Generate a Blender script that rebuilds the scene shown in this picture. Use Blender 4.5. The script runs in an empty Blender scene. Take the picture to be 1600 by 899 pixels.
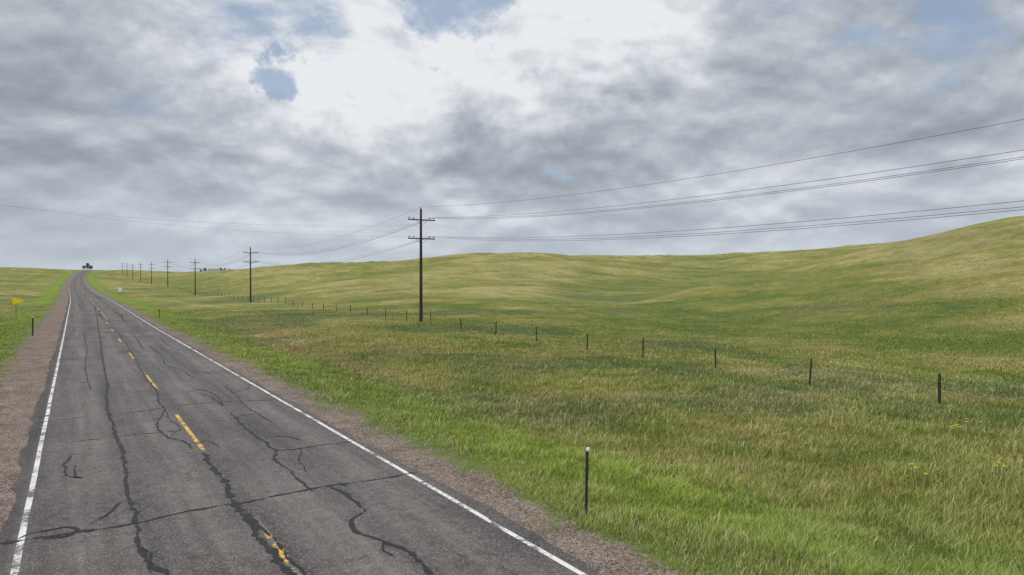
import bpy, bmesh, math, random
import numpy as np
from mathutils import Vector, Matrix
random.seed(7); rng=np.random.default_rng(11)
scene=bpy.context.scene
COL=scene.collection
scene.view_settings.view_transform='Standard'
scene.view_settings.look='None'
scene.view_settings.exposure=0

CAM_H=4.5
YAW=math.atan(683/1067.0)
D=np.array([-math.sin(YAW),math.cos(YAW)])   # along the road
R=np.array([math.cos(YAW),math.sin(YAW)])    # across the road

# ------------------------------------------------------------ math helpers
def pchip(x,y,xi):
    x=np.asarray(x,float);y=np.asarray(y,float);xi=np.clip(np.asarray(xi,float),x[0],x[-1])
    h=np.diff(x);dl=np.diff(y)/h
    m=np.zeros_like(y)
    for i in range(1,len(x)-1):
        if dl[i-1]*dl[i]>0:
            w1=2*h[i]+h[i-1];w2=h[i]+2*h[i-1]
            m[i]=(w1+w2)/(w1/dl[i-1]+w2/dl[i])
    m[0]=dl[0];m[-1]=dl[-1]
    k=np.clip(np.searchsorted(x,xi,side='right')-1,0,len(x)-2)
    t=(xi-x[k])/h[k]
    return ((2*t**3-3*t**2+1)*y[k]+(t**3-2*t**2+t)*h[k]*m[k]+(-2*t**3+3*t**2)*y[k+1]+(t**3-t**2)*h[k]*m[k+1])
def sm(a,b,x):
    t=np.clip((x-a)/(b-a),0,1);return t*t*(3-2*t)
def _h(ix,iy,seed):
    n=(ix*374761393+iy*668265263+seed*1274126177)&0xffffffff
    n=((n^(n>>13))*1274126177)&0xffffffff
    n=n^(n>>16)
    return n/4294967296.0
def vn(x,y,seed=0):
    x=np.asarray(x,float);y=np.asarray(y,float)
    ix=np.floor(x).astype(np.int64);iy=np.floor(y).astype(np.int64)
    fx=x-ix;fy=y-iy
    fx=fx*fx*fx*(fx*(fx*6-15)+10);fy=fy*fy*fy*(fy*(fy*6-15)+10)
    a=_h(ix,iy,seed);b=_h(ix+1,iy,seed);c=_h(ix,iy+1,seed);d=_h(ix+1,iy+1,seed)
    return (a*(1-fx)+b*fx)*(1-fy)+(c*(1-fx)+d*fx)*fy
def fbm(x,y,o=4,seed=0):
    s=0;a=1;tot=0
    for i in range(o):
        s=s+a*vn(x*1.0+i*17.3,y*1.0-i*9.1,seed+i);tot+=a;a*=.5
        x,y=(x*1.6-y*1.2),(x*1.2+y*1.6)
    return s/tot

# ------------------------------------------------------------ road profile
_ZT=np.array([-80,0,60,100,153,231,307,390,468,547,643,714,780,900,1100,3000.])
_zr=np.array([0,0,0,.2,.4,.9,2.3,4.2,6.3,9.0,13.0,16.0,17.6,17.2,12,0.])
_ST=_ZT/.8424-1.8
def zroad(s): return pchip(_ST,_zr,s)
def off(s): return pchip([-100,0,150,400,550,700,840,1000,3500],[0,0,0,-1.6,-1.2,1.5,8,26,26],s)
def to_world(s,t):
    s=np.asarray(s,float);t=np.asarray(t,float)+off(s)
    return s*D[0]+t*R[0], s*D[1]+t*R[1]
def to_road(x,y):
    s=x*D[0]+y*D[1];t=x*R[0]+y*R[1]-off(s)
    return s,t

# ------------------------------------------------------------ terrain
cols={
 -700:[(0,0),(25,-.2),(60,-.3),(100,0),(150,.5),(231,1.5),(307,3.2),(390,5.5),(468,8.5),(547,12),(643,16.5),(714,19.3),(800,21.3),(900,22),(1300,18),(3000,0)],
 0:[(0,0),(25,-.2),(60,-.3),(100,0),(150,.5),(231,1.5),(307,3.2),(390,5.5),(468,8.5),(547,12),(643,16.5),(714,19.0),(800,21.3),(900,22),(1300,18),(3000,0)],
 120:[(0,0),(60,0),(100,.2),(153,.4),(231,.9),(307,2.3),(390,4.2),(468,6.3),(547,9),(643,13),(714,16),(780,17.7),(900,17.5),(1300,12),(3000,0)],
 190:[(0,0),(60,0),(130,.2),(220,.6),(280,1.4),(350,2.8),(450,5),(547,7.0),(643,9.6),(714,12),(800,18.3),(900,18.8),(1300,14),(3000,0)],
 236:[(0,0),(60,0),(130,.1),(170,.1),(220,.4),(280,1.3),(350,2.1),(390,2.7),(450,4),(600,8.8),(800,16.8),(900,17.5),(1300,16),(3000,0)],
 305:[(0,0),(60,0),(130,.0),(231,.2),(280,1),(350,3),(450,6.5),(600,11),(800,15.6),(1000,17),(1300,16),(3000,0)],
 400:[(0,0),(60,0),(100,0),(153,0),(170,.3),(220,2),(280,4.8),(350,8.5),(450,12.8),(600,15.2),(800,17),(1200,16),(3000,0)],
 520:[(0,0),(60,0),(75,.1),(100,.1),(130,.5),(170,2),(220,4.5),(280,8.5),(350,13.8),(450,17),(600,18),(1200,16),(3000,0)],
 650:[(0,0),(60,0),(75,.1),(100,.3),(130,1.2),(170,3.5),(220,7),(280,11.8),(350,16.6),(450,19),(600,19.5),(1200,18),(3000,0)],
 800:[(0,0),(60,-.1),(75,0),(100,.7),(130,1.7),(170,4),(220,8),(280,13),(350,17.8),(450,20),(600,20),(1200,18),(3000,0)],
 950:[(0,0),(50,-.2),(60,-.3),(75,-.1),(95,.9),(125,.5),(170,2.1),(220,5.1),(280,10.5),(350,16.4),(450,20),(600,22),(1200,20),(3000,0)],
 1100:[(0,0),(40,-.1),(50,-.4),(60,-.5),(75,-.2),(100,1.4),(128,3.5),(150,3.0),(180,1.9),(220,2.8),(280,6.8),(350,12),(450,21),(600,26),(800,28),(1200,26),(3000,0)],
 1240:[(0,0),(32,-.1),(45,-.6),(58,-.4),(75,.7),(100,3.1),(130,6.4),(152,8.1),(185,6.3),(220,5.8),(280,9.8),(350,16),(450,25.5),(600,32.5),(800,36),(1200,30),(3000,0)],
 1340:[(0,0),(28,0),(42,-.6),(53,-.4),(66,.6),(85,3),(110,6.7),(140,10.4),(160,11.2),(190,9.4),(220,8.9),(280,12.5),(350,19),(450,28),(600,33.5),(800,35),(1200,30),(3000,0)],
 1430:[(0,0),(27,0),(40,-.7),(48,-.5),(58,.4),(75,2.7),(100,6.8),(130,11.8),(158,14.4),(185,13.2),(220,13.2),(280,17),(350,22.5),(450,31),(600,34),(800,34),(1200,30),(3000,0)],
 1600:[(0,0),(27,0),(38,-.6),(45,-.1),(55,1.4),(75,5.2),(100,11),(130,16.8),(160,20.1),(220,22),(280,23),(350,25),(450,31),(600,33),(1200,30),(3000,0)],
 2300:[(0,0),(15,0),(25,.4),(40,3),(55,7),(75,13),(100,19),(130,24),(160,27),(220,29),(280,29),(350,30),(600,33),(1200,30),(3000,0)],
}
cx=sorted(cols)
Zf=np.concatenate([np.linspace(0,60,61),np.geomspace(61,3000,260)])
Uf=np.linspace((-700-800)/1067,(2300-800)/1067,420)
A=np.array([pchip([p[0] for p in cols[c]],[p[1] for p in cols[c]],Zf) for c in cx])
uc=np.array([(c-800)/1067 for c in cx])
G=np.array([pchip(uc,A[:,j],Uf) for j in range(len(Zf))])   # [Z,U]
K=np.array([1,2,3,2,1.])/9
Gp=np.pad(G,((0,0),(2,2)),mode='edge')
G=sum(K[i]*Gp[:,i:i+G.shape[1]] for i in range(5))
def terrain(x,y):
    x=np.asarray(x,float);y=np.asarray(y,float)
    Z=np.clip(y,0,2999);u=np.clip(x/np.maximum(y,1.0),Uf[0],Uf[-1]-1e-6)
    j=np.clip(np.searchsorted(Zf,Z,side='right')-1,0,len(Zf)-2)
    f=(Z-Zf[j])/(Zf[j+1]-Zf[j])
    q=(u-Uf[0])/(Uf[1]-Uf[0]);k=np.clip(q.astype(int),0,len(Uf)-2);g=q-k
    base=(G[j,k]*(1-g)+G[j,k+1]*g)*(1-f)+(G[j+1,k]*(1-g)+G[j+1,k+1]*g)*f
    s,t=to_road(x,y)
    e=np.maximum(np.maximum(-3.6-t,t-8.2),0)
    w=1-sm(0,12+np.clip(s,0,900)*.02,e)
    w=np.where(s>1100,0,w)
    dist=np.hypot(x,y)
    n=.16*(fbm(x/5,y/5,3,3)-.5)+1.1*(fbm(x/26,y/26,3,5)-.5)*sm(60,170,dist)+3.0*(fbm(x/110,y/110,2,9)-.5)*sm(130,320,dist)*(1-sm(550,800,dist))*sm(-60,80,t-30)
    ca,sa_=.55,.83
    r=1-np.abs(2*fbm((x*ca+y*sa_)/170+3,(x*sa_-y*ca)/62,2,15)-1)
    n=n+5.0*(r-.75)*sm(150,270,dist)*sm(30,110,t)*(1-sm(700,1000,dist))
    z=base*(1-w)+zroad(s)*w+n*sm(0,8,e)
    z=z-.42*np.exp(-((e-5.5)/2.8)**2)*(1-sm(250,450,s))
    onroad=(e<=0)
    drop=.03+np.clip(dist,0,1500)*.00025
    inside=sm(0,.35,np.minimum(t+1.12,6.86-t))
    z=z-np.where(onroad,drop*(0.25+.75*inside),drop*.25*np.exp(-e))
    return z
def tz(x,y): return float(terrain(np.array([x]),np.array([y]))[0])
# relief shading painted into grass colour: hollows darker and greener, rises yellower (concavity lookup)
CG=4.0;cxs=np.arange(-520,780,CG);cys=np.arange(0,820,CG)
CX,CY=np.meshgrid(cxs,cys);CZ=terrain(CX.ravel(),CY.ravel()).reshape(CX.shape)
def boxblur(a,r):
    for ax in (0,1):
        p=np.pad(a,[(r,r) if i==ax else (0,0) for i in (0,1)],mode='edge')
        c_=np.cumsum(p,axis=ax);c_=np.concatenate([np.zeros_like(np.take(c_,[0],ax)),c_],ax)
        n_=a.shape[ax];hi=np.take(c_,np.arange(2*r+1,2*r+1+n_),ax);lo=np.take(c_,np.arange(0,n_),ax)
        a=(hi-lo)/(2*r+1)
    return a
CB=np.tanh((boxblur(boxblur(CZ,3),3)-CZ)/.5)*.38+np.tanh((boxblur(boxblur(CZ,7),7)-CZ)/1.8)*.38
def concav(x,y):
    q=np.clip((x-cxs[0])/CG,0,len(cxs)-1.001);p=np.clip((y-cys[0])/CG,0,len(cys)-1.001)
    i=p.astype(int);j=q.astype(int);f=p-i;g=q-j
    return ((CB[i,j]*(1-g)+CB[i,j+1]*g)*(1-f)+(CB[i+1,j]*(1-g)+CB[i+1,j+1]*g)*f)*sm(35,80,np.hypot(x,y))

# ------------------------------------------------------------ vegetation colour
def gdist(x,y):
    s,t=to_road(x,y)
    g=np.maximum(-3.3-t,t-7.95)
    g=g+.9*(fbm(s/3.1,t/1.2,3,101)-.5)
    a=np.maximum(np.abs(s-119-.02*t)-1.9,t+1)
    a=np.where(t<-90,5,a)
    g=np.minimum(g,a)
    return g
def vegcol(x,y,z):
    s,t=to_road(x,y);dist=np.hypot(x,y)
    n1=fbm(x/7,y/7,4,21);n2=fbm(s/22,t/3.2,4,31);n3=fbm(x/35,y/35,4,41);n4=fbm(x/1.6,y/1.6,3,51)
    n5=fbm(x/14+3,y/14,5,55)
    tt=np.where(t>0,t-8,-3.4-t)
    yel=pchip([0,2,4,7,11,15,20,26,40,60],[.10,.20,.46,.68,.74,.60,.46,.44,.58,.64],np.clip(tt,0,60))
    low=1-sm(.0,2.2,z)
    yel=np.where(tt>20,.64-.22*low*(1-sm(70,130,dist)),yel)
    near=1-sm(12,30,dist)
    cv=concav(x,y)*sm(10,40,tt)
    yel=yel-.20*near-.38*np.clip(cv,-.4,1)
    yel=yel+1.1*(n1-.5)+.9*(n2-.5)*(1-sm(90,200,dist))+.7*(n3-.5)+.7*(n4-.5)+.8*(n5-.5)*sm(50,110,dist)
    yel=np.where(t<-3,yel-.10,yel)
    yel=np.clip(yel,0,1)
    P=np.array([[.114,.152,.032],[.172,.186,.044],[.228,.212,.062],[.31,.275,.112]])
    kx=yel*3;k=np.clip(kx.astype(int),0,2);f=(kx-k)[...,None]
    c=P[k]*(1-f)+P[k+1]*f
    # fresh green strip that follows the shoulder run-off
    lush=np.exp(-((tt-2.2)/2.6)**2)*sm(.28,.45,n1+.15)*.85
    c=c*(1-lush[...,None])+np.array([.185,.250,.040])*lush[...,None]
    dark=(sm(.48,.64,fbm(x/13+40,y/13,4,61)))*(.20+.44*low)*(1-.8*np.exp(-(tt/4)**2))
    dark=np.clip(dark+.25*np.clip(cv,0,1),0,.8)  # hollows darkened in the colour itself so the hill folds read as shaded
    c=c*(1-dark[...,None])+np.array([.088,.116,.052])*dark[...,None]
    # ruddy dry patches
    br=np.exp(-(((s-45)/9)**2+((t-13.2)/1.7)**2))*.8*sm(.25,.5,fbm(s/5,t/1.5,3,77))
    br=np.maximum(br,np.exp(-(((s-62)/9)**2+((t-15.5)/1.6)**2))*.5*sm(.30,.5,fbm(s/5,t/1.5,3,79)))
    br=np.maximum(br,sm(.68,.78,fbm(x/9-31,y/9+5,4,71))*.22)
    br=np.clip(br,0,.9)
    c=c*(1-br[...,None])+np.array([.26,.150,.080])*br[...,None]
    return c

# ------------------------------------------------------------ mesh helpers
def mesh_obj(name,verts,faces,mat=None,smooth=False,parent=None,attrs=None):
    me=bpy.data.meshes.new(name)
    me.from_pydata([tuple(map(float,v)) for v in verts],[],[tuple(map(int,f)) for f in faces])
    me.update()
    if smooth: me.polygons.foreach_set('use_smooth',[True]*len(me.polygons))
    ob=bpy.data.objects.new(name,me);COL.objects.link(ob)
    if mat: me.materials.append(mat)
    if parent: ob.parent=parent
    return ob
def np_mesh(name,V,quads,mat,tris=None,smooth=True):
    me=bpy.data.meshes.new(name)
    V=np.asarray(V,np.float32)
    nq=len(quads);nt=0 if tris is None else len(tris)
    me.vertices.add(len(V));me.vertices.foreach_set('co',V.ravel())
    loops=quads.ravel()
    starts=np.arange(nq)*4
    if nt:
        loops=np.concatenate([loops,tris.ravel()]);starts=np.concatenate([starts,nq*4+np.arange(nt)*3])
    me.loops.add(len(loops));me.loops.foreach_set('vertex_index',loops.astype(np.int32))
    me.polygons.add(nq+nt);me.polygons.foreach_set('loop_start',starts.astype(np.int32))
    me.update(calc_edges=True)
    me.polygons.foreach_set('use_smooth',np.full(nq+nt,smooth))
    me.validate()
    ob=bpy.data.objects.new(name,me);COL.objects.link(ob);me.materials.append(mat)
    return ob
def add_attr(ob,name,data,typ='FLOAT'):
    a=ob.data.attributes.new(name,typ,'POINT')
    if typ=='FLOAT': a.data.foreach_set('value',np.asarray(data,np.float32))
    else:
        d=np.ones((len(data),4),np.float32);d[:,:3]=data
        a.data.foreach_set('color',d.ravel())
def empty(name,loc,**kw):
    e=bpy.data.objects.new(name,None);COL.objects.link(e);e.location=loc;e.empty_display_size=.3
    for k,v in kw.items(): e[k]=v
    return e

# ------------------------------------------------------------ material helpers
def new_mat(name):
    m=bpy.data.materials.new(name);m.use_nodes=True
    nt=m.node_tree;b=nt.nodes['Principled BSDF']
    return m,nt,b
def L(nt,a,b): nt.links.new(a,b)
def ramp(nt,stops,src=None,interp='LINEAR'):
    r=nt.nodes.new('ShaderNodeValToRGB');r.color_ramp.interpolation=interp
    cr=r.color_ramp
    while len(cr.elements)<len(stops): cr.elements.new(.5)
    for e,(p,c) in zip(cr.elements,stops):
        e.position=p;e.color=(c if len(c)==4 else (*c,1)) if hasattr(c,'__len__') else (c,c,c,1)
    if src is not None: L(nt,src,r.inputs['Fac'])
    return r
def noise(nt,vec,scale,detail=4,rough=.55,dist=0):
    n=nt.nodes.new('ShaderNodeTexNoise');n.inputs['Scale'].default_value=scale;n.inputs['Detail'].default_value=detail
    n.inputs['Roughness'].default_value=rough;n.inputs['Distortion'].default_value=dist
    if vec is not None: L(nt,vec,n.inputs['Vector'])
    return n
def math_(nt,op,a,b=None,clamp=False):
    n=nt.nodes.new('ShaderNodeMath');n.operation=op;n.use_clamp=clamp
    for i,v in enumerate((a,b)):
        if v is None: continue
        if isinstance(v,(int,float)): n.inputs[i].default_value=v
        else: L(nt,v,n.inputs[i])
    return n.outputs[0]
def mixc(nt,fac,a,b,mode='MIX'):
    n=nt.nodes.new('ShaderNodeMix');n.data_type='RGBA';n.blend_type=mode
    for i,v in ((0,fac),(6,a),(7,b)):
        if isinstance(v,(int,float)): n.inputs[i].default_value=v if i==0 else (v,v,v,1)
        elif isinstance(v,tuple): n.inputs[i].default_value=(*v,1) if len(v)==3 else v
        else: L(nt,v,n.inputs[i])
    return n.outputs[2]
def simple_mat(name,c,rough=.8,var=.25,scale=8,metal=0):
    m,nt,b=new_mat(name)
    tc=nt.nodes.new('ShaderNodeTexCoord')
    n=noise(nt,tc.outputs['Object'],scale,4)
    r=ramp(nt,[(.3,tuple(x*(1-var) for x in c)),(.7,tuple(min(1,x*(1+var)) for x in c))],n.outputs['Fac'])
    L(nt,r.outputs['Color'],b.inputs['Base Color'])
    b.inputs['Roughness'].default_value=rough;b.inputs['Metallic'].default_value=metal
    b.inputs['Specular IOR Level'].default_value=.25
    return m

# ------------------------------------------------------------ gravel
def gravel_nodes(nt,vec):
    v=nt.nodes.new('ShaderNodeTexVoronoi');v.inputs['Scale'].default_value=34;L(nt,vec,v.inputs['Vector'])
    bw=nt.nodes.new('ShaderNodeSeparateColor');L(nt,v.outputs['Color'],bw.inputs['Color'])
    r=ramp(nt,[(0,(.085,.070,.060)),(.35,(.168,.138,.118)),(.7,(.245,.205,.177)),(1,(.40,.35,.32))],bw.outputs['Red'])
    n=noise(nt,vec,1.0,6,.65);n2=noise(nt,vec,70,3);n3=noise(nt,vec,.35,4,.6)
    c=mixc(nt,.9,r.outputs['Color'],ramp(nt,[(.3,(.50,.47,.44)),(.7,(1.12,1.05,1.0))],n.outputs['Fac']).outputs['Color'],'MULTIPLY')
    c=mixc(nt,.5,c,ramp(nt,[(.3,.45),(.7,1.3)],n2.outputs['Fac']).outputs['Color'],'MULTIPLY')
    c=mixc(nt,.7,c,ramp(nt,[(.35,(.86,.78,.72)),(.65,(1.1,1.08,1.06))],n3.outputs['Fac']).outputs['Color'],'MULTIPLY')
    return c,v.outputs['Distance']

# ------------------------------------------------------------ ground
mg,nt,b=new_mat('prairie_ground')
geo=nt.nodes.new('ShaderNodeNewGeometry');pos=geo.outputs['Position']
att=nt.nodes.new('ShaderNodeAttribute');att.attribute_name='vcol'
ga=nt.nodes.new('ShaderNodeAttribute');ga.attribute_name='gd'
na=noise(nt,pos,.9,6,.65);nb=noise(nt,pos,7,5,.7);nc=noise(nt,pos,.16,6,.68)
veg=mixc(nt,.85,att.outputs['Color'],ramp(nt,[(.3,(.62,.67,.66)),(.5,(.96,.96,.94)),(.72,(1.28,1.22,1.18))],na.outputs['Fac']).outputs['Color'],'MULTIPLY')
veg=mixc(nt,.75,veg,ramp(nt,[(.3,(.60,.64,.62)),(.5,(.94,.95,.94)),(.7,(1.32,1.28,1.28))],nb.outputs['Fac']).outputs['Color'],'MULTIPLY')
veg=mixc(nt,.75,veg,ramp(nt,[(.3,(.68,.78,.80)),(.7,(1.24,1.16,1.1))],nc.outputs['Fac']).outputs['Color'],'MULTIPLY')
gc,gdst=gravel_nodes(nt,pos)
ge=noise(nt,pos,1.1,6,.7)
gm=math_(nt,'ADD',ga.outputs['Fac'],math_(nt,'MULTIPLY',math_(nt,'SUBTRACT',ge.outputs['Fac'],.5),3.0))
gm=math_(nt,'MULTIPLY',gm,1.6,)
gm=math_(nt,'ADD',gm,.5,clamp=True)
L(nt,mixc(nt,gm,gc,veg),b.inputs['Base Color'])
b.inputs['Roughness'].default_value=.95;b.inputs['Specular IOR Level'].default_value=.08
bp=nt.nodes.new('ShaderNodeBump');bp.inputs['Strength'].default_value=.85;bp.inputs['Distance'].default_value=.12
hh=math_(nt,'ADD',math_(nt,'MULTIPLY',nb.outputs['Fac'],gm),math_(nt,'MULTIPLY',gdst,.15))
hh=math_(nt,'ADD',hh,math_(nt,'MULTIPLY',na.outputs['Fac'],2.6))
L(nt,hh,bp.inputs['Height']);L(nt,bp.outputs['Normal'],b.inputs['Normal'])

ang=np.concatenate([np.radians(np.linspace(-180,-54,50,endpoint=False)),np.radians(np.linspace(-54,54,820,endpoint=False)),np.radians(np.linspace(54,180,50,endpoint=False))])
rad=np.concatenate([[.6,2,4,6],np.geomspace(7.5,3200,400)])
AA,RR=np.meshgrid(ang,rad)
gx=(np.sin(AA)*RR).ravel();gy=(np.cos(AA)*RR).ravel()
gz=terrain(gx,gy)
na_,nr_=len(ang),len(rad)
ii,jj=np.meshgrid(np.arange(nr_-1),np.arange(na_),indexing='ij')
j2=(jj+1)%na_
q=np.stack([ii*na_+jj,ii*na_+j2,(ii+1)*na_+j2,(ii+1)*na_+jj],-1).reshape(-1,4)[:,::-1]
ctr=len(gx)
V=np.concatenate([np.stack([gx,gy,gz],-1),[[0,0,-.03]]])
tri=np.array([[ctr,(j+1)%na_,j] for j in range(na_)])
ground=np_mesh('ground',V,q,mg,tri)
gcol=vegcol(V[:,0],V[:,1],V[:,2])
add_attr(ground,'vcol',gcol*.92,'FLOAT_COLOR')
add_attr(ground,'gd',gdist(V[:,0],V[:,1]))
ground['kind']='structure';ground['label']='rolling green prairie with gravel road shoulders'

# ------------------------------------------------------------ road
ss=[-30.]
while ss[-1]<1050: ss.append(ss[-1]+max(.25,min(4,abs(ss[-1])*.012)))
ss=np.array(ss)
def ribbon(name,ts,mat,dz,s_arr=ss,skirt=False):
    rows=[];uv=[]
    for t in ts:
        t=np.broadcast_to(t,s_arr.shape);x,y=to_world(s_arr,t)
        rows.append(np.stack([x,y,zroad(s_arr)+dz],-1));uv.append(np.stack([t,s_arr],-1))
    if skirt:
        a=rows[0].copy();a[:,2]-=.25;rows.insert(0,a);uv.insert(0,uv[0])
        a=rows[-1].copy();a[:,2]-=.25;rows.append(a);uv.append(uv[-1])
    V=np.concatenate(rows);U=np.concatenate(uv);n=len(s_arr)
    Q=[]
    for k in range(len(rows)-1):
        i=np.arange(n-1);Q.append(np.stack([k*n+i,(k+1)*n+i,(k+1)*n+i+1,k*n+i+1],-1))
    ob=np_mesh(name,V,np.concatenate(Q),mat,smooth=False)
    a3=ob.data.attributes.new('rt','FLOAT_VECTOR','POINT')
    a3.data.foreach_set('vector',np.concatenate([U,np.zeros((len(U),1))],1).astype(np.float32).ravel())
    ob['kind']='structure'
    return ob
ma,nt,b=new_mat('asphalt')
at=nt.nodes.new('ShaderNodeAttribute');at.attribute_name='rt';vec=at.outputs['Vector']
def asphalt_color(nt,vec):
    sp=nt.nodes.new('ShaderNodeSeparateXYZ');L(nt,vec,sp.inputs[0])
    mp=nt.nodes.new('ShaderNodeMapping');mp.inputs['Scale'].default_value=(1.8,.08,1);L(nt,vec,mp.inputs['Vector'])
    streak=noise(nt,mp.outputs['Vector'],1.4,6,.62)
    big=noise(nt,vec,.35,5,.6);fine=noise(nt,vec,40,5,.8);mid=noise(nt,vec,4.5,5,.65)
    base=ramp(nt,[(.28,(.046,.040,.0375)),(.5,(.086,.077,.072)),(.75,(.136,.123,.114))],fine.outputs['Fac']).outputs['Color']
    c=mixc(nt,.9,base,ramp(nt,[(.3,.58),(.7,1.36)],streak.outputs['Fac']).outputs['Color'],'MULTIPLY')
    c=mixc(nt,.8,c,ramp(nt,[(.3,(.66,.67,.69)),(.7,(1.30,1.27,1.24))],big.outputs['Fac']).outputs['Color'],'MULTIPLY')
    c=mixc(nt,.75,c,ramp(nt,[(.3,.66),(.7,1.30)],mid.outputs['Fac']).outputs['Color'],'MULTIPLY')
    # polished wheel paths (lighter) and oily lane centres (darker)
    w=math_(nt,'SINE',math_(nt,'MULTIPLY',math_(nt,'ADD',sp.outputs['X'],.20),2*math.pi/1.84))
    wr=ramp(nt,[(0,(.79,.79,.80)),(1,(1.22,1.20,1.19))],math_(nt,'ADD',math_(nt,'MULTIPLY',w,.5),.5)).outputs['Color']
    c=mixc(nt,.75,c,wr,'MULTIPLY')
    # bright aggregate specks
    v=nt.nodes.new('ShaderNodeTexVoronoi');v.inputs['Scale'].default_value=52;L(nt,vec,v.inputs['Vector'])
    sc=nt.nodes.new('ShaderNodeSeparateColor');L(nt,v.outputs['Color'],sc.inputs['Color'])
    c=mixc(nt,ramp(nt,[(.72,0.),(.95,.6)],sc.outputs['Red']).outputs['Color'],c,(.245,.215,.195))
    # hairline crazing
    v2=nt.nodes.new('ShaderNodeTexVoronoi');v2.feature='DISTANCE_TO_EDGE';v2.inputs['Scale'].default_value=.6
    dd=nt.nodes.new('ShaderNodeVectorMath');dd.operation='ADD';wn_=noise(nt,vec,1.4,5,.7)
    L(nt,vec,dd.inputs[0]);L(nt,wn_.outputs['Color'],dd.inputs[1]);L(nt,dd.outputs[0],v2.inputs['Vector'])
    hl=ramp(nt,[(.0,.8),(.012,.0)],v2.outputs['Distance']).outputs['Color']
    hm=ramp(nt,[(.46,0.),(.56,1.)],noise(nt,vec,.5,4,.6).outputs['Fac']).outputs['Color']
    c=mixc(nt,mixc(nt,1,hl,hm,'MULTIPLY'),c,(.025,.024,.023))
    # darker fresh strip beyond the left edge line
    e=ramp(nt,[(0,.66),(1,1.)],math_(nt,'MULTIPLY',math_(nt,'ADD',sp.outputs['X'],.98),8,clamp=True)).outputs['Color']
    c=mixc(nt,1,c,e,'MULTIPLY')
    return c,fine.outputs['Fac']
c,fine=asphalt_color(nt,vec)
L(nt,c,b.inputs['Base Color']);b.inputs['Roughness'].default_value=.9;b.inputs['Specular IOR Level'].default_value=.2
bp=nt.nodes.new('ShaderNodeBump');bp.inputs['Strength'].default_value=.5;bp.inputs['Distance'].default_value=.01
L(nt,fine,bp.inputs['Height']);L(nt,bp.outputs['Normal'],b.inputs['Normal'])
el=-1.14+.28*(fbm(ss/1.1,ss*0,4,81)-.5)+.2*(fbm(ss/6,ss*0,2,82)-.5)
er=6.82+.32*(fbm(ss/1.1,ss*0,4,83)-.5)+.2*(fbm(ss/6,ss*0,2,84)-.5)
road=ribbon('road',[el,0.*ss,ss*0+2.85,ss*0+5.6,er],ma,0,skirt=True)
road['label']='cracked two-lane asphalt road climbing a hill'

def paint_mat(name,c,wear,scale=9,nearwear=0):
    m,nt,b=new_mat(name)
    at=nt.nodes.new('ShaderNodeAttribute');at.attribute_name='rt';v=at.outputs['Vector']
    n=noise(nt,v,scale,6,.75);n2=noise(nt,v,1.1,4,.6)
    f=math_(nt,'ADD',n.outputs['Fac'],math_(nt,'MULTIPLY',math_(nt,'SUBTRACT',n2.outputs['Fac'],.5),.9))
    if nearwear:
        sp=nt.nodes.new('ShaderNodeSeparateXYZ');L(nt,v,sp.inputs[0])
        mr=nt.nodes.new('ShaderNodeMapRange');mr.inputs['From Min'].default_value=12;mr.inputs['From Max'].default_value=18
        mr.inputs['To Min'].default_value=-nearwear;mr.inputs['To Max'].default_value=0;L(nt,sp.outputs['Y'],mr.inputs['Value'])
        f=math_(nt,'ADD',f,mr.outputs[0])
    mask=ramp(nt,[(wear-.07,0.),(wear+.07,1.)],f).outputs['Color']
    pc=mixc(nt,.6,c,ramp(nt,[(.3,.6),(.7,1.2)],noise(nt,v,25,4).outputs['Fac']).outputs['Color'],'MULTIPLY')
    L(nt,mixc(nt,mask,(.10,.092,.086),pc),b.inputs['Base Color'])
    b.inputs['Roughness'].default_value=.7;b.inputs['Specular IOR Level'].default_value=.25
    return m
mw=paint_mat('worn_white_paint',(.58,.56,.53),.455)
my=paint_mat('worn_yellow_paint',(.64,.37,.045),.50,7,.05)
def wob(seed): return .015*(fbm(ss/2.,ss*0,2,seed)-.5)
for tc_ in (-.81,6.54):
    w=wob(int(abs(tc_)*10))
    o=ribbon('edge_line_marking',[tc_-.053+w,tc_+.053+w],mw,.004);o['label']='worn white edge line painted on the asphalt'
dashes=[(5.6,13.6),(19.6,25.6),(32.2,37.0),(45.4,49.4),(58.5,61.8),(70.9,74.5),(83.2,87)]
Vs=[];Qs=[];Us=[];k=0
for s0,s1 in dashes+[(s,s+4.2) for s in np.arange(96,1000,12.4)]:
    sa=np.linspace(s0,s1,max(3,int((s1-s0)/.5)));n=len(sa)
    for t in (2.81,2.92):
        x,y=to_world(sa,sa*0+t);Vs.append(np.stack([x,y,zroad(sa)+.004],-1));Us.append(np.stack([sa*0+t,sa,sa*0],-1))
    i=np.arange(n-1);Qs.append(np.stack([k+i,k+n+i,k+n+i+1,k+i+1],-1));k+=2*n
# solid no-passing line beside the dashes on the climb
sa=ss[ss>92];n=len(sa)
for t in (3.08,3.16):
    x,y=to_world(sa,sa*0+t);Vs.append(np.stack([x,y,zroad(sa)+.004],-1));Us.append(np.stack([sa*0+t,sa,sa*0],-1))
i=np.arange(n-1);Qs.append(np.stack([k+i,k+n+i,k+n+i+1,k+i+1],-1));k+=2*n
o=np_mesh('centre_line_marking',np.concatenate(Vs),np.concatenate(Qs),my,smooth=False)
a3=o.data.attributes.new('rt','FLOAT_VECTOR','POINT');a3.data.foreach_set('vector',np.concatenate(Us).astype(np.float32).ravel())
o['kind']='structure';o['label']='worn yellow dashed centre line'

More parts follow.
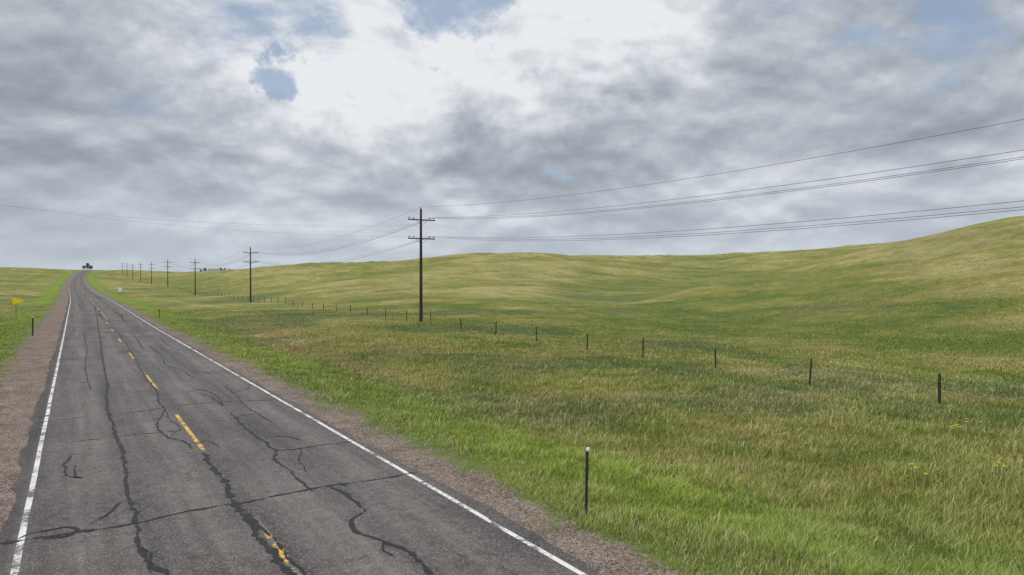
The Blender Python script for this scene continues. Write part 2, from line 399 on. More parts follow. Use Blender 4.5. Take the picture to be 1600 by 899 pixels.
# tar-sealed cracks, traced in image pixels and projected onto the road plane
def pixel_to_road(px,py):
    Z=CAM_H*1067/(py-440.);a=(px-800)/1067.
    X=a*Z
    s,t=to_road(np.array([X]),np.array([Z]));return float(s[0]),float(t[0])
cracks=[
 (.07,[(147,478),(152,505),(157,540),(160,565),(166,600),(167,640),(181,680),(193,722),(198,770),(206,800),(214,840),(229,875),(255,899),(268,925)]),
 (.12,[(318,707),(331,732),(352,757),(366,787),(386,812),(401,838),(426,868),(452,902),(470,935)]),
 (.045,[(380,800),(410,828),(440,862),(468,895),(480,925)]),
 (.045,[(300,702),(285,690),(262,684),(246,670),(248,655),(256,640),(248,628),(240,607),(226,590),(212,563),(196,537),(180,515)]),
 (.03,[(264,684),(278,668),(262,652),(256,640)]),
 (.07,[(-40,855),(0,850),(60,842),(130,832),(210,820),(280,803),(360,790),(470,768),(560,754),(600,748),(655,739)]),
 (.05,[(360,645),(374,662),(385,672),(402,684),(432,705),(480,700),(552,690)]),
 (.05,[(432,705),(431,722),(458,742),(478,762),(490,769)]),
 (.035,[(402,684),(440,683),(474,690)]),
 (.035,[(372,660),(378,650),(400,648),(415,656)]),
 (.065,[(515,760),(543,776),(566,798),(550,815),(556,832),(598,848),(640,868),(664,888),(680,908)]),
 (.035,[(515,760),(530,757),(545,765)]),
 (.04,[(50,662),(110,655),(200,646),(300,632),(432,625)]),
 (.035,[(300,608),(322,612),(340,620),(348,634),(330,622),(312,616)]),
 (.03,[(352,604),(372,622),(386,638),(404,648),(426,661)]),
 (.035,[(108,712),(98,732),(101,744),(126,748),(112,738),(118,728)]),
 (.04,[(136,822),(165,806),(180,790),(196,784)]),
 (.045,[(22,848),(50,834),(92,827),(119,830),(100,840),(45,847)]),
 (.035,[(232,540),(252,556),(258,570),(286,580),(302,592)]),
 (.04,[(245,583),(290,581),(342,584)]),
 (.03,[(110,692),(200,681),(290,674)]),
 (.025,[(355,618),(390,603),(372,596)]),
 (.05,[(75,565),(120,560),(180,553),(260,548),(318,545)]),
 (.03,[(250,527),(262,540),(280,548)]),
 (.04,[(205,520),(215,533),(222,545)]),
 (.03,[(215,858),(235,866),(232,885),(240,899)]),
 (.03,[(86,603),(118,600),(150,596),(230,590)]),
 (.03,[(130,520),(135,545),(132,575),(140,610)]),
 (.05,[(90,528),(150,525),(210,520),(268,518)]),
 (.025,[(345,700),(320,690),(300,694),(280,688)]),
 (.02,[(470,700),(468,725),(480,740)]),
 (.025,[(598,848),(600,862),(620,875)]),
]
mt,nt,b=new_mat('crack_sealant_tar')
geo=nt.nodes.new('ShaderNodeNewGeometry');n=noise(nt,geo.outputs['Position'],9,4,.7)
L(nt,ramp(nt,[(.3,(.013,.012,.012)),(.62,(.023,.022,.021)),(.74,(.06,.056,.053))],n.outputs['Fac']).outputs['Color'],b.inputs['Base Color'])
b.inputs['Roughness'].default_value=.7;b.inputs['Specular IOR Level'].default_value=.2
Vs=[];Fs=[];k=0
def add_crack(w,pts,seed,dz):
    global k
    P=np.array(pts);seg=np.hypot(*np.diff(P,axis=0).T);cum=np.concatenate([[0],np.cumsum(seg)])
    m=max(4,int(cum[-1]/.03));q_=np.linspace(0,cum[-1],m)
    s=pchip(cum,P[:,0],q_);t=pchip(cum,P[:,1],q_)
    s=s+.15*(fbm(q_/.5,q_*0,6,seed)-.5);t=t+.15*(fbm(q_/.5,q_*0+9,6,seed+5)-.5)
    ds=np.gradient(s);dt=np.gradient(t);l=np.hypot(ds,dt)+1e-6
    ww=w*.5*np.clip(-.40+2.8*fbm(q_/.15,q_*0+3,4,seed+9),.15,2.2)*np.minimum(1,np.minimum(q_,cum[-1]-q_)/.25+.15)
    zz=zroad(s)+dz
    for sg in (-1,1):
        x,y=to_world(s-sg*dt/l*ww,t+sg*ds/l*ww);Vs.append(np.stack([x,y,zz],-1))
    i=np.arange(m-1);Fs.append(np.stack([k+i,k+i+1,k+m+i+1,k+m+i],-1));k+=2*m
for ci,(w,pts) in enumerate(cracks):
    add_crack(w,[pixel_to_road(*p) for p in pts],100+ci*13,.0075+ci*.0003)
for ci in range(34):   # further cracks up the road
    s0=random.uniform(62,330);kind=random.random()
    if kind<.55: pts=[(s0,-.6),(s0+random.uniform(-.6,.6),2.5),(s0+random.uniform(-1,1),6.3)]
    else:
        t0=random.choice([.7,2.85,4.9]);pts=[(s0+q_*6,t0+random.uniform(-.3,.3)) for q_ in range(5)]
    add_crack(.11,pts,900+ci*7,.019+ci*.0003)
o=np_mesh('crack_sealant',np.concatenate(Vs),np.concatenate(Fs),mt,smooth=False)
o['kind']='structure';o['label']='black tar sealant lines over asphalt cracks'

# ------------------------------------------------------------ grass
mgr,nt,b=new_mat('grass_blades')
att=nt.nodes.new('ShaderNodeAttribute');att.attribute_name='vcol'
dif=nt.nodes.new('ShaderNodeBsdfDiffuse')
L(nt,att.outputs['Color'],dif.inputs['Color'])
gn=nt.nodes.new('ShaderNodeNewGeometry')
vs1=nt.nodes.new('ShaderNodeVectorMath');vs1.operation='SCALE';L(nt,gn.outputs['Normal'],vs1.inputs[0]);vs1.inputs['Scale'].default_value=.6
vs2=nt.nodes.new('ShaderNodeVectorMath');vs2.operation='ADD';L(nt,vs1.outputs[0],vs2.inputs[0]);vs2.inputs[1].default_value=(0,0,1)
vs3=nt.nodes.new('ShaderNodeVectorMath');vs3.operation='NORMALIZE';L(nt,vs2.outputs[0],vs3.inputs[0]);L(nt,vs3.outputs[0],dif.inputs['Normal'])
L(nt,dif.outputs[0],nt.nodes['Material Output'].inputs['Surface']);nt.nodes.remove(b)
def build_grass(ntuft,per,z0,z1):
    Zc=np.exp(rng.uniform(math.log(z0),math.log(z1),ntuft));u=rng.uniform(-.86,.90,ntuft)
    x=u*Zc;y=Zc
    s_,t_=to_road(x,y)
    on=(t_<-1.6)|(t_>7.0);x=x[on];y=y[on];Zc=Zc[on];ntuft=len(x)
    g=gdist(x,y)+1.5*(fbm(x/.9,y/.9,4,91)-.5)
    lush=sm(.25,.75,fbm(x/.9,y/.9,3,93));big=fbm(x/4,y/4,3,97)
    fade=1-.8*sm(50,z1,Zc)
    keep=(g>rng.uniform(-.45,.65,ntuft))&(rng.random(ntuft)<(.6+.6*lush)*fade)
    keep|=(g>-1.4)&(rng.random(ntuft)<.16*sm(.45,.62,fbm(x/1.1+7,y/1.1,3,99)))
    x=x[keep];y=y[keep];g=g[keep];lush=lush[keep];big=big[keep];n=len(x)
    dist=np.hypot(x,y)
    spread=.075+.0028*dist
    X=np.repeat(x,per)+rng.normal(0,1,n*per)*np.repeat(spread,per)
    Y=np.repeat(y,per)+rng.normal(0,1,n*per)*np.repeat(spread,per)
    dd=np.repeat(dist,per);m=n*per
    Zg=terrain(X,Y)-.02
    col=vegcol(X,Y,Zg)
    hmul=np.repeat((.50+.50*lush)*(.60+.75*big)*np.clip(.45+.4*g,.35,1)*(1-.45*sm(20,80,dist)),per)
    hgt=rng.uniform(.10,.28,m)*hmul
    tint=np.repeat(rng.uniform(.84,1.18,n)*(.84+.32*lush),per)[:,None]*rng.uniform(.85,1.25,(m,1))*1.08;col=col*tint
    yl=np.clip(col[:,0]/col[:,1],.5,1.6)
    straw=(rng.random(m)<.17)&(rng.random(m)<(yl-.62)*1.9)&(yl<1.25)
    edge=np.repeat(np.exp(-((g-.7)/.8)**2),per)
    straw|=(rng.random(m)<.15*edge)
    hgt[straw]*=1.4
    col[straw]=np.array([.40,.36,.18])*rng.uniform(.7,1.1,(straw.sum(),1))
    wid=(.0013+.00022*dd)*rng.uniform(.7,1.3,m)
    a=rng.uniform(0,2*np.pi,m);lean=rng.uniform(.15,.85,m)*hgt
    wx,wy=.20*hgt,.05*hgt
    la=a+rng.normal(0,.5,m)+np.pi/2
    dx,dy=np.cos(a)*wid,np.sin(a)*wid
    lx,ly=np.cos(la)*lean+wx,np.sin(la)*lean+wy
    V=np.empty((m,5,3),np.float32)
    V[:,0]=np.stack([X-dx,Y-dy,Zg],-1);V[:,1]=np.stack([X+dx,Y+dy,Zg],-1)
    V[:,2]=np.stack([X+dx*.8+lx*.35,Y+dy*.8+ly*.35,Zg+hgt*.62],-1)
    V[:,3]=np.stack([X-dx*.8+lx*.35,Y-dy*.8+ly*.35,Zg+hgt*.62],-1)
    V[:,4]=np.stack([X+lx,Y+ly,Zg+hgt*.95],-1)
    i=np.arange(m)*5
    Q=np.stack([i,i+1,i+2,i+3],-1);T=np.stack([i+3,i+2,i+4],-1)
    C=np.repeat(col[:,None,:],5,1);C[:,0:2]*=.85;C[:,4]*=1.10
    return V.reshape(-1,3),Q,T,C.reshape(-1,3)
Vg,Qg,Tg,Cg=build_grass(240000,9,8.5,120)
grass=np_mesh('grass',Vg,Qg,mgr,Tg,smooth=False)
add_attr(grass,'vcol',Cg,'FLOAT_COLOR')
grass['kind']='stuff';grass['label']='tall green and straw coloured prairie grass'

# ------------------------------------------------------------ loose gravel stones
mst=simple_mat('gravel_stone',(.24,.205,.18),.9,.5,3)
n=12000
sx=np.exp(rng.uniform(math.log(6),math.log(40),n));st=np.where(rng.random(n)<.7,6.9+rng.gamma(1.7,.45,n),-1.25-rng.gamma(1.6,.6,n))
X,Y=to_world(sx,st);Zs=terrain(X,Y);sz=rng.uniform(.006,.016,n)*(1+sx/45)
oc=np.array([[1,0,0],[0,1,0],[-1,0,0],[0,-1,0],[0,0,1]],float)
V=(oc[None]*sz[:,None,None]*rng.uniform(.6,1.3,(n,5,3)))+np.stack([X,Y,Zs],-1)[:,None]
i=np.arange(n)*5
T=np.concatenate([np.stack([i+a_,i+b_,i+4],-1) for a_,b_ in ((0,1),(1,2),(2,3),(3,0))])
o=np_mesh('gravel',V.reshape(-1,3),np.zeros((0,4),int),mst,T,smooth=False)
o['kind']='stuff';o['label']='loose pinkish gravel on the road shoulder'

# ------------------------------------------------------------ generic part makers
def lathe(profile,seg=12,loc=(0,0,0)):
    vs=[];fs=[]
    for (r,z) in profile:
        for k_ in range(seg):
            a=2*math.pi*k_/seg;vs.append((loc[0]+r*math.cos(a),loc[1]+r*math.sin(a),loc[2]+z))
    for i_ in range(len(profile)-1):
        for k_ in range(seg):
            k2=(k_+1)%seg;fs.append((i_*seg+k_,i_*seg+k2,(i_+1)*seg+k2,(i_+1)*seg+k_))
    fs.append(tuple(range(seg))[::-1]);fs.append(tuple((len(profile)-1)*seg+k_ for k_ in range(seg)))
    return vs,fs
def box(cx_,cy_,cz_,sx_,sy_,sz_,bev=0):
    bm=bmesh.new();bmesh.ops.create_cube(bm,size=1)
    bmesh.ops.scale(bm,vec=(sx_,sy_,sz_),verts=bm.verts);
    if bev: bmesh.ops.bevel(bm,geom=bm.edges[:],offset=bev,segments=1,affect='EDGES')
    bmesh.ops.translate(bm,vec=(cx_,cy_,cz_),verts=bm.verts)
    vs=[tuple(v.co) for v in bm.verts];bm.verts.index_update();fs=[tuple(v.index for v in f.verts) for f in bm.faces];bm.free()
    return vs,fs
def join(parts):
    V=[];F=[]
    for v,f in parts:
        o_=len(V);V+=v;F+=[tuple(a+o_ for a in x) for x in f]
    return V,F
def tube(pts,r,seg=5):
    V=[];F=[];pts=[Vector(p) for p in pts]
    for i_,p in enumerate(pts):
        a=pts[max(i_-1,0)];c=pts[min(i_+1,len(pts)-1)];d=(c-a).normalized()
        up=Vector((0,0,1)) if abs(d.z)<.9 else Vector((1,0,0))
        x=d.cross(up).normalized();y=x.cross(d).normalized()
        rr=r[i_] if hasattr(r,'__len__') else r
        for k_ in range(seg):
            an=2*math.pi*k_/seg;V.append(tuple(p+x*math.cos(an)*rr+y*math.sin(an)*rr))
    for i_ in range(len(pts)-1):
        for k_ in range(seg):
            k2=(k_+1)%seg;F.append((i_*seg+k_,i_*seg+k2,(i_+1)*seg+k2,(i_+1)*seg+k_))
    F.append(tuple(range(seg))[::-1]);F.append(tuple((len(pts)-1)*seg+k_ for k_ in range(seg)))
    return V,F

# ------------------------------------------------------------ utility poles
m_wood=simple_mat('dark_creosote_wood',(.035,.026,.022),.85,.35,5)
m_arm=simple_mat('weathered_arm_wood',(.06,.048,.042),.85,.3,6)
m_ins=simple_mat('grey_porcelain',(.20,.19,.19),.35,.1,6)
m_met=simple_mat('galvanised_steel',(.30,.30,.30),.5,.15,12,.7)
PH=12.44
ARMS=[11.15,9.10]
pdir=np.array([-48.6,78.0]);pdir/=np.linalg.norm(pdir)
pang=math.atan2(-pdir[0],pdir[1])   # rotation about z so local y = line direction
base0=np.array([-10.0,75.0])
INS=(-1.48,-.95,.95,1.48)
def pole_first():
    e=empty('utility_pole',(0,0,0))
    vs,fs=lathe([(.19,-.6),(.185,.3),(.165,4),(.145,8),(.125,11),(.115,PH-.12),(.06,PH)],14)
    mesh_obj('pole_shaft',vs,fs,m_wood,True,e)
    for ai,az in enumerate(ARMS):
        vs,fs=join([box(0,-.19,az,3.2,.10,.125,.012),box(0,-.19+.0,az-.0,.14,.13,.18,.01)])
        arm=mesh_obj('crossarm',vs,fs,m_arm,False,e)
        for ix in INS:
            v1=lathe([(.02,-.02),(.02,.07),(.085,.075),(.07,.11),(.045,.12),(.08,.135),(.062,.17),(.04,.18),(.055,.2),(.03,.25)],10,(ix,-.19,az+.06))
            mesh_obj('insulator',*v1,m_ins,True,arm)
        for q_ in (-1,1):
            vs,fs=tube([(.75*q_,-.25,az-.04),(.0+.02*q_,-.17,az-.62)],.02,4)
            mesh_obj('crossarm_brace',vs,fs,m_met,False,arm)
    v1=lathe([(.02,0),(.02,.06),(.06,.065),(.045,.13),(.02,.16)],8,(0,0,PH))
    mesh_obj('top_insulator',*v1,m_ins,True,e)
    return e
def copy_tree(src):
    new=src.copy();COL.objects.link(new)
    for c_ in list(src.children):
        k_=c_.copy();COL.objects.link(k_);k_.parent=new
        for g_ in list(c_.children):
            h_=g_.copy();COL.objects.link(h_);h_.parent=k_
    return new
pole0=pole_first();PB=[]
for i in range(9):
    e=pole0 if i==0 else copy_tree(pole0)
    p=base0+np.array([-48.6,78.0])*i
    z=tz(p[0],p[1]);PB.append((p[0],p[1],z))
    e.location=(p[0],p[1],z);e.rotation_euler=(0,0,pang+random.uniform(-.02,.02) if i else pang)
    e['label']='dark wooden utility pole with two crossarms beside the fence' if i<4 else 'dark wooden utility pole with two crossarms on the roadside hill'
    e['category']='utility pole';e['group']='utility poles along the road'
PB.insert(0,(base0[0]+48.6,base0[1]-78,0.1))
pp=np.array([pdir[1],-pdir[0]])
m_wire=simple_mat('aluminium_cable',(.11,.11,.115),.6,.1,2)
def wire(lat,h,name,label,sag,r=.012):
    pts=[]
    fwd=-.19 if h<12 else 0
    la=lat
    A_=[]
    for (x,y,z) in PB: A_.append(Vector((x+pp[0]*la+pdir[0]*fwd,y+pp[1]*la+pdir[1]*fwd,z+h)))
    for a_,b_ in zip(A_[:-1],A_[1:]):
        ns=28
        for q_ in range(ns):
            f=q_/ns;p_=a_.lerp(b_,f);p_.z-=sag*4*f*(1-f);pts.append(p_)
    pts.append(A_[-1])
    v,f=tube(pts,r,5);o_=mesh_obj(name,v,f,m_wire,True)
    o_['label']=label;o_['category']='power line';o_['group']='power lines strung between the poles'
wire(0,PH+.15,'power_line','single thin dark cable strung over pole tops',1.95,.011)
for lat,sg in ((.95,1.84),(1.48,2.04)): wire(lat,ARMS[0]+.31,'power_line','dark sagging cable on the upper crossarms',sg)
wire(.95,ARMS[0]+.20,'power_line','dark sagging cable on the upper crossarms',2.1)
for lat,sg in ((.95,1.84),(1.48,2.04)): wire(lat,ARMS[1]+.31,'power_line','dark sagging cable on the lower crossarms',sg)
wire(.95,ARMS[1]+.20,'power_line','dark sagging cable on the lower crossarms',2.1)
# two cables that leave the first pole and cross the road
for dz in (0,.8):
    a_=Vector((PB[1][0],PB[1][1],9.4+dz*1.6));b_=Vector((-78,66,17.3-dz))
    pts=[]
    for q_ in range(41):
        f=q_/40;p_=a_.lerp(b_,f);p_.z-=2.1*4*f*(1-f);pts.append(p_)
    v,f=tube(pts,.0065,5);o_=mesh_obj('power_line',v,f,m_wire,True)
    o_['label']='thin cable crossing high above the road';o_['category']='power line';o_['group']='power lines strung between the poles'

# ------------------------------------------------------------ fence
m_post=simple_mat('weathered_fence_post',(.04,.032,.027),.9,.4,9)
m_steel=simple_mat('rusty_fence_wire',(.09,.075,.065),.6,.2,9)
fs_=[-6,7,12.4,18.4,30,64,102,170,300,420];ft_=[24.6,25.6,26.25,27.5,28.7,31.0,32.0,34.5,37,38]
fence=empty('wire_fence',(*[float(v) for v in to_world(12.4,26.25)],0),label='barbed wire fence with dark wooden posts in tall grass',category='fence')
fence.location.z=tz(fence.location.x,fence.location.y)
bpy.context.view_layer.update()
pm=[]
for k_ in range(4):
    w_=.038+.010*random.random();bm_=lathe([(w_,-.3),(w_,.3),(w_*.95,.8),(w_*.9,1.24),(w_*.6,1.28)],8)
    pm.append(bm_)
tops=[];meshes=[]
for v,f in pm:
    me=bpy.data.meshes.new('fence_post');me.from_pydata(v,[],f);me.materials.append(m_post);meshes.append(me)
S_list=[1.0,6.8,12.4,18.4,24.3,30.3,36.2,43.0,49.8,56.8,64.0]
s_=64.0;cnt=0
while s_<330: s_+=6.6;S_list.append(s_)
for s_ in S_list:
    t_=float(pchip(fs_,ft_,s_));x,y=[float(v) for v in to_world(s_,t_)];z=tz(x,y)
    o=bpy.data.objects.new('fence_post',meshes[cnt%4]);COL.objects.link(o);o.parent=fence
    big=1.12 if cnt%7==2 else 1
    hs=random.uniform(.80,.96)
    o.location=Vector((x,y,z))-fence.location;o.scale=(big,big,hs)
    o.rotation_euler=(random.gauss(0,.035),random.gauss(0,.035),random.random()*6)
    tops.append((x,y,z,hs));cnt+=1
for hgt in (.36,.62,.86,1.06):
    pts=[]
    for (x0,y0,z0,h0),(x1,y1,z1,h1) in zip(tops[:-1],tops[1:]):
        for q_ in range(4):
            f=q_/4;pts.append((x0+(x1-x0)*f-fence.location.x,y0+(y1-y0)*f-fence.location.y,z0+(z1-z0)*f+hgt*.93-.03*4*f*(1-f)-fence.location.z))
    v,f=tube(pts,.004,4);mesh_obj('fence_wire',v,f,m_steel,True,fence)

# ------------------------------------------------------------ delineators
m_dark=simple_mat('dark_steel_post',(.03,.028,.027),.6,.25,10)
m_refl=simple_mat('white_reflector',(.8,.8,.8),.25,.05,10)
def delineator(s_,t_,h=1.3,lab='',k_s=1.0):
    x,y=[float(v) for v in to_world(s_,t_)];z=tz(x,y)
    e=empty('delineator_post',(x,y,z),label=lab,category='roadside marker post',group='marker posts along the shoulder')
    prof=[(-.028,.016),(-.028,-.010),(-.016,-.016),(.016,-.016),(.028,-.010),(.028,.016),(.022,.016),(.022,-.006),(.013,-.010),(-.013,-.010),(-.022,-.006),(-.022,.016)]
    V=[];F=[];n_=len(prof)
    for z_ in (-.3,h-.01): V+=[(a_*k_s,b_*k_s,z_) for a_,b_ in prof]
    for k_ in range(n_): F.append((k_,(k_+1)%n_,n_+(k_+1)%n_,n_+k_))
    F.append(tuple(range(n_))[::-1]);F.append(tuple(range(n_,2*n_)))
    mesh_obj('post',V,F,m_dark,False,e)
    v,f=lathe([(.042,0),(.044,.005),(.039,.009),(.012,.011)],16)
    q_=mesh_obj('reflector',v,f,m_refl,True,e);q_.rotation_euler=(math.radians(90),0,0);q_.location=(0,-.030,h-.06)
    v,f=lathe([(.046,0),(.046,.006)],16)
    q2=mesh_obj('reflector_backing',v,f,m_met,False,e);q2.rotation_euler=(math.radians(90),0,0);q2.location=(0,-.022,h-.06)
    e.rotation_euler=(.0,.02,YAW*.5)
    return e
delineator(10.25,8.25,1.36,'dark steel marker post with round white reflector in tall grass',.9)
delineator(69.4,-3.0,1.6,'thin dark marker post at the edge of the gravel shoulder',1.8)
delineator(93,8.6,1.2,'thin dark marker post at the edge of the gravel shoulder',1.4)

# ------------------------------------------------------------ signs
m_yel=simple_mat('sign_yellow',(.86,.60,.02),.45,.05,3)
m_wht=simple_mat('sign_white',(.75,.75,.74),.45,.05,3)
m_gs=simple_mat('sign_post_wood',(.15,.14,.11),.85,.3,9)
x,y=[float(v) for v in to_world(98.8,-5.75)];z=tz(x,y)
e=empty('pennant_sign',(x,y,z),label='yellow triangular pennant warning sign on a post in grass',category='road sign')
v,f=box(-.1,.05,.9,.06,.06,2.8,.01);mesh_obj('post',v,f,m_gs,False,e)
bm=bmesh.new()
vv=[bm.verts.new(p) for p in [(-.42,0,1.76),(-.42,0,2.62),(.80,0,2.19)]];bm.faces.new(vv)
r_=bmesh.ops.extrude_face_region(bm,geom=bm.faces[:]);bmesh.ops.translate(bm,vec=(0,-.012,0),verts=[g for g in r_['geom'] if isinstance(g,bmesh.types.BMVert)])
bmesh.ops.recalc_face_normals(bm,faces=bm.faces[:])
me=bpy.data.meshes.new('sign_panel');bm.to_mesh(me);bm.free();me.materials.append(m_yel)
o=bpy.data.objects.new('sign_panel',me);COL.objects.link(o);o.parent=e;o.location=(0,-.004,0)
e.rotation_euler=(0,0,YAW)
x,y=[float(v) for v in to_world(214,10.6)];z=tz(x,y)
e=empty('roadside_sign',(x,y,z),label='small white rectangular sign on two posts by the road',category='road sign')
for px_ in (-.28,.28):
    v,f=box(px_,.06,.9,.08,.08,2.4,.01);mesh_obj('post',v,f,m_gs,False,e)
v,f=box(0,-.004,1.95,.95,.015,1.05,.003);mesh_obj('sign_panel',v,f,m_wht,False,e)
e.rotation_euler=(0,0,YAW)

# ------------------------------------------------------------ trees and farmhouse on the skyline
m_bark=simple_mat('tree_bark',(.06,.045,.035),.9,.3,4)
m_leaf,nt,b=new_mat('tree_leaves')
at_=nt.nodes.new('ShaderNodeNewGeometry');n=noise(nt,at_.outputs['Position'],.9,3)
L(nt,ramp(nt,[(.3,(.035,.048,.024)),(.7,(.08,.105,.048))],n.outputs['Fac']).outputs['Color'],b.inputs['Base Color']);b.inputs['Roughness'].default_value=.8
def tree(x,y,h,w,lab,sink=0):
    z=tz(x,y)-sink;e=empty('tree',(x,y,z),label=lab,category='tree')
    parts=[tube([(0,0,-.3),(.1,0,h*.25),(.0,.1,h*.5),(.1,.1,h*.8)],[.05*h,.035*h,.025*h,.01*h],7)]
    cl=[]
    for k_ in range(10):
        a=k_*2.4;zz=h*random.uniform(.32,.88);rr=w*.5*random.uniform(.35,.8)*(1.15-.7*(zz/h)**2)
        tip=(rr*math.cos(a),rr*math.sin(a),zz);cl.append((tip,random.uniform(.22,.34)*w*.6))
        parts.append(tube([(0,0,h*.2+k_*.03*h),(tip[0]*.5,tip[1]*.5,zz*.8),tip],[.018*h,.012*h,.004*h],5))
    cl.append(((0,0,h*.88),w*.2))
    v,f=join(parts);mesh_obj('trunk',v,f,m_bark,True,e)
    V=[];F=[]
    for (c_,r_) in cl:
        for q_ in range(170):
            d_=Vector((random.gauss(0,1),random.gauss(0,1),random.gauss(0,1))).normalized()*r_*random.uniform(.4,1.1)
            p_=Vector(c_)+d_;a=Vector((random.gauss(0,1),random.gauss(0,1),random.gauss(0,1))).normalized();b_=a.orthogonal().normalized()
            sz_=random.uniform(.10,.26)*h/7;k_=len(V)
            V+=[tuple(p_+a*sz_),tuple(p_+b_*sz_*.6),tuple(p_-a*sz_),tuple(p_-b_*sz_*.6)];F.append((k_,k_+1,k_+2,k_+3))
    mesh_obj('crown',V,F,m_leaf,False,e)
def at(px,Z): return (px-800)/1067*Z
tree(at(137,792),792,8.2,6.5,'dark leafy tree on the crest of the hill')
tree(at(131,800),800,5.2,5.5,'dark leafy tree on the crest of the hill')
tree(at(142,802),802,6.0,5,'small leafy tree on the crest of the hill')
for px_,h_,w_ in ((314,3.8,4.5),(320,5.2,5.5),(327,3.6,4),(345,4.8,5),(351,4.0,4.5),(358,3.2,4)):
    tree(at(px_,778),778,h_,w_,'low dark tree beside the distant farmhouse')
m_wall=simple_mat('white_siding',(.72,.72,.70),.7,.05,1);m_roof=simple_mat('grey_roof',(.30,.30,.31),.7,.15,1);m_glass=simple_mat('dark_glass',(.02,.025,.03),.1,.1,1)
def house(px_,Z,w,d,h,lab):
    x=at(px_,Z);z=tz(x,Z);e=empty('farmhouse',(x,Z,z),label=lab,category='house')
    mesh_obj('wall',*box(0,0,h/2-.2,w,d,h+.4),m_wall,False,e)
    o_=.35;rz=h+1.55;b0=h+.05
    V=[(-w/2-o_,-d/2-o_,b0-.2),(w/2+o_,-d/2-o_,b0-.2),(w/2+o_,0,rz),(-w/2-o_,0,rz),(-w/2-o_,d/2+o_,b0-.2),(w/2+o_,d/2+o_,b0-.2)]
    F=[(0,1,2,3),(3,2,5,4),(0,3,4),(1,5,2),(0,4,5,1)]
    mesh_obj('roof',V,F,m_roof,False,e)
    for wx_ in (-w*.32,w*.05,w*.34):
        mesh_obj('window',*box(wx_,-d/2-.01,h*.58,1.1,.06,1.1,.01),m_glass,False,e)
    mesh_obj('door',*box(-w*.13,-d/2-.01,1.05,.95,.06,2.1,.01),m_roof,False,e)
    e.rotation_euler=(0,0,.3)
house(335,762,10,6,3.2,'white farmhouse with grey roof among trees on a ridge')

# ------------------------------------------------------------ yellow wildflowers
m_fl=simple_mat('yellow_petals',(.62,.54,.04),.6,.15,9);m_st=simple_mat('flower_stem_green',(.08,.13,.03),.8,.2,9)
for wi,(px_,py_,nn,rr) in enumerate([(1497,690,7,.30),(1440,752,4,.22),(1562,752,3,.10),(1520,680,3,.2),(830,630,2,.2)]):
    Z=CAM_H*1067/(py_-440.);x=at(px_,Z);z=tz(x,Z)
    e=empty('wildflower_plant',(x,Z,z),label='yellow wildflower clump in the grass',category='flower',group='yellow wildflowers in the grass')
    for k_ in range(nn):
        dx,dy=random.gauss(0,rr*.6),random.gauss(0,rr*.6);h_=random.uniform(.34,.5)
        mesh_obj('stem',*tube([(dx*.4,dy*.4,-.05),(dx*.8,dy*.8,h_*.6),(dx,dy,h_)],.006,4),m_st,False,e)
        c_=(dx,dy,h_);V=[c_];F=[]
        for m_ in range(16):
            a=m_*math.pi/8;r2=.06 if m_%2==0 else .025;V.append((c_[0]+r2*math.cos(a),c_[1]+r2*math.sin(a),c_[2]+.018))
        for m_ in range(16): F.append((0,1+m_,1+(m_+1)%16))
        mesh_obj('flower_head',V,F,m_fl,False,e)

# ------------------------------------------------------------ sky
SUN_EL=math.radians(44);SUN_AZ=math.radians(-120)   # azimuth from +Y clockwise
world=bpy.data.worlds.new('World');scene.world=world;world.use_nodes=True
nt=world.node_tree;bg=nt.nodes['Background']
sky=nt.nodes.new('ShaderNodeTexSky');sky.sky_type='NISHITA';sky.sun_disc=False;sky.sun_elevation=SUN_EL;sky.sun_rotation=SUN_AZ
tc=nt.nodes.new('ShaderNodeTexCoord');dirv=tc.outputs['Generated']
nrm=nt.nodes.new('ShaderNodeVectorMath');nrm.operation='NORMALIZE';L(nt,dirv,nrm.inputs[0]);dirv=nrm.outputs[0]
sp=nt.nodes.new('ShaderNodeSeparateXYZ');L(nt,dirv,sp.inputs[0])
def plane(lift):
    zz=math_(nt,'ADD',math_(nt,'MAXIMUM',sp.outputs['Z'],0.),.34+lift)
    cmb=nt.nodes.new('ShaderNodeCombineXYZ')
    L(nt,math_(nt,'DIVIDE',sp.outputs['X'],zz),cmb.inputs[0]);L(nt,math_(nt,'DIVIDE',sp.outputs['Y'],zz),cmb.inputs[1])
    return cmb.outputs[0]
P_=plane(0);PU=plane(.016)
n1=noise(nt,P_,1.75,9,.56,.15);n1u=noise(nt,PU,1.75,7,.55,.15)
n2=noise(nt,P_,6.0,6,.60,.2)
mp=nt.nodes.new('ShaderNodeMapping');mp.inputs['Location'].default_value=(7.3,3.1,2);L(nt,P_,mp.inputs['Vector'])
n3=noise(nt,mp.outputs[0],4.0,6,.62,.3)
wn=noise(nt,dirv,6,6,.62)
wv=nt.nodes.new('ShaderNodeVectorMath');wv.operation='SUBTRACT';L(nt,wn.outputs['Color'],wv.inputs[0]);wv.inputs[1].default_value=(.5,.5,.5)
ws=nt.nodes.new('ShaderNodeVectorMath');ws.operation='SCALE';L(nt,wv.outputs[0],ws.inputs[0]);ws.inputs['Scale'].default_value=.30
wa=nt.nodes.new('ShaderNodeVectorMath');wa.operation='ADD';L(nt,dirv,wa.inputs[0]);L(nt,ws.outputs[0],wa.inputs[1])
wnm=nt.nodes.new('ShaderNodeVectorMath');wnm.operation='NORMALIZE';L(nt,wa.outputs[0],wnm.inputs[0]);WD=wnm.outputs[0]
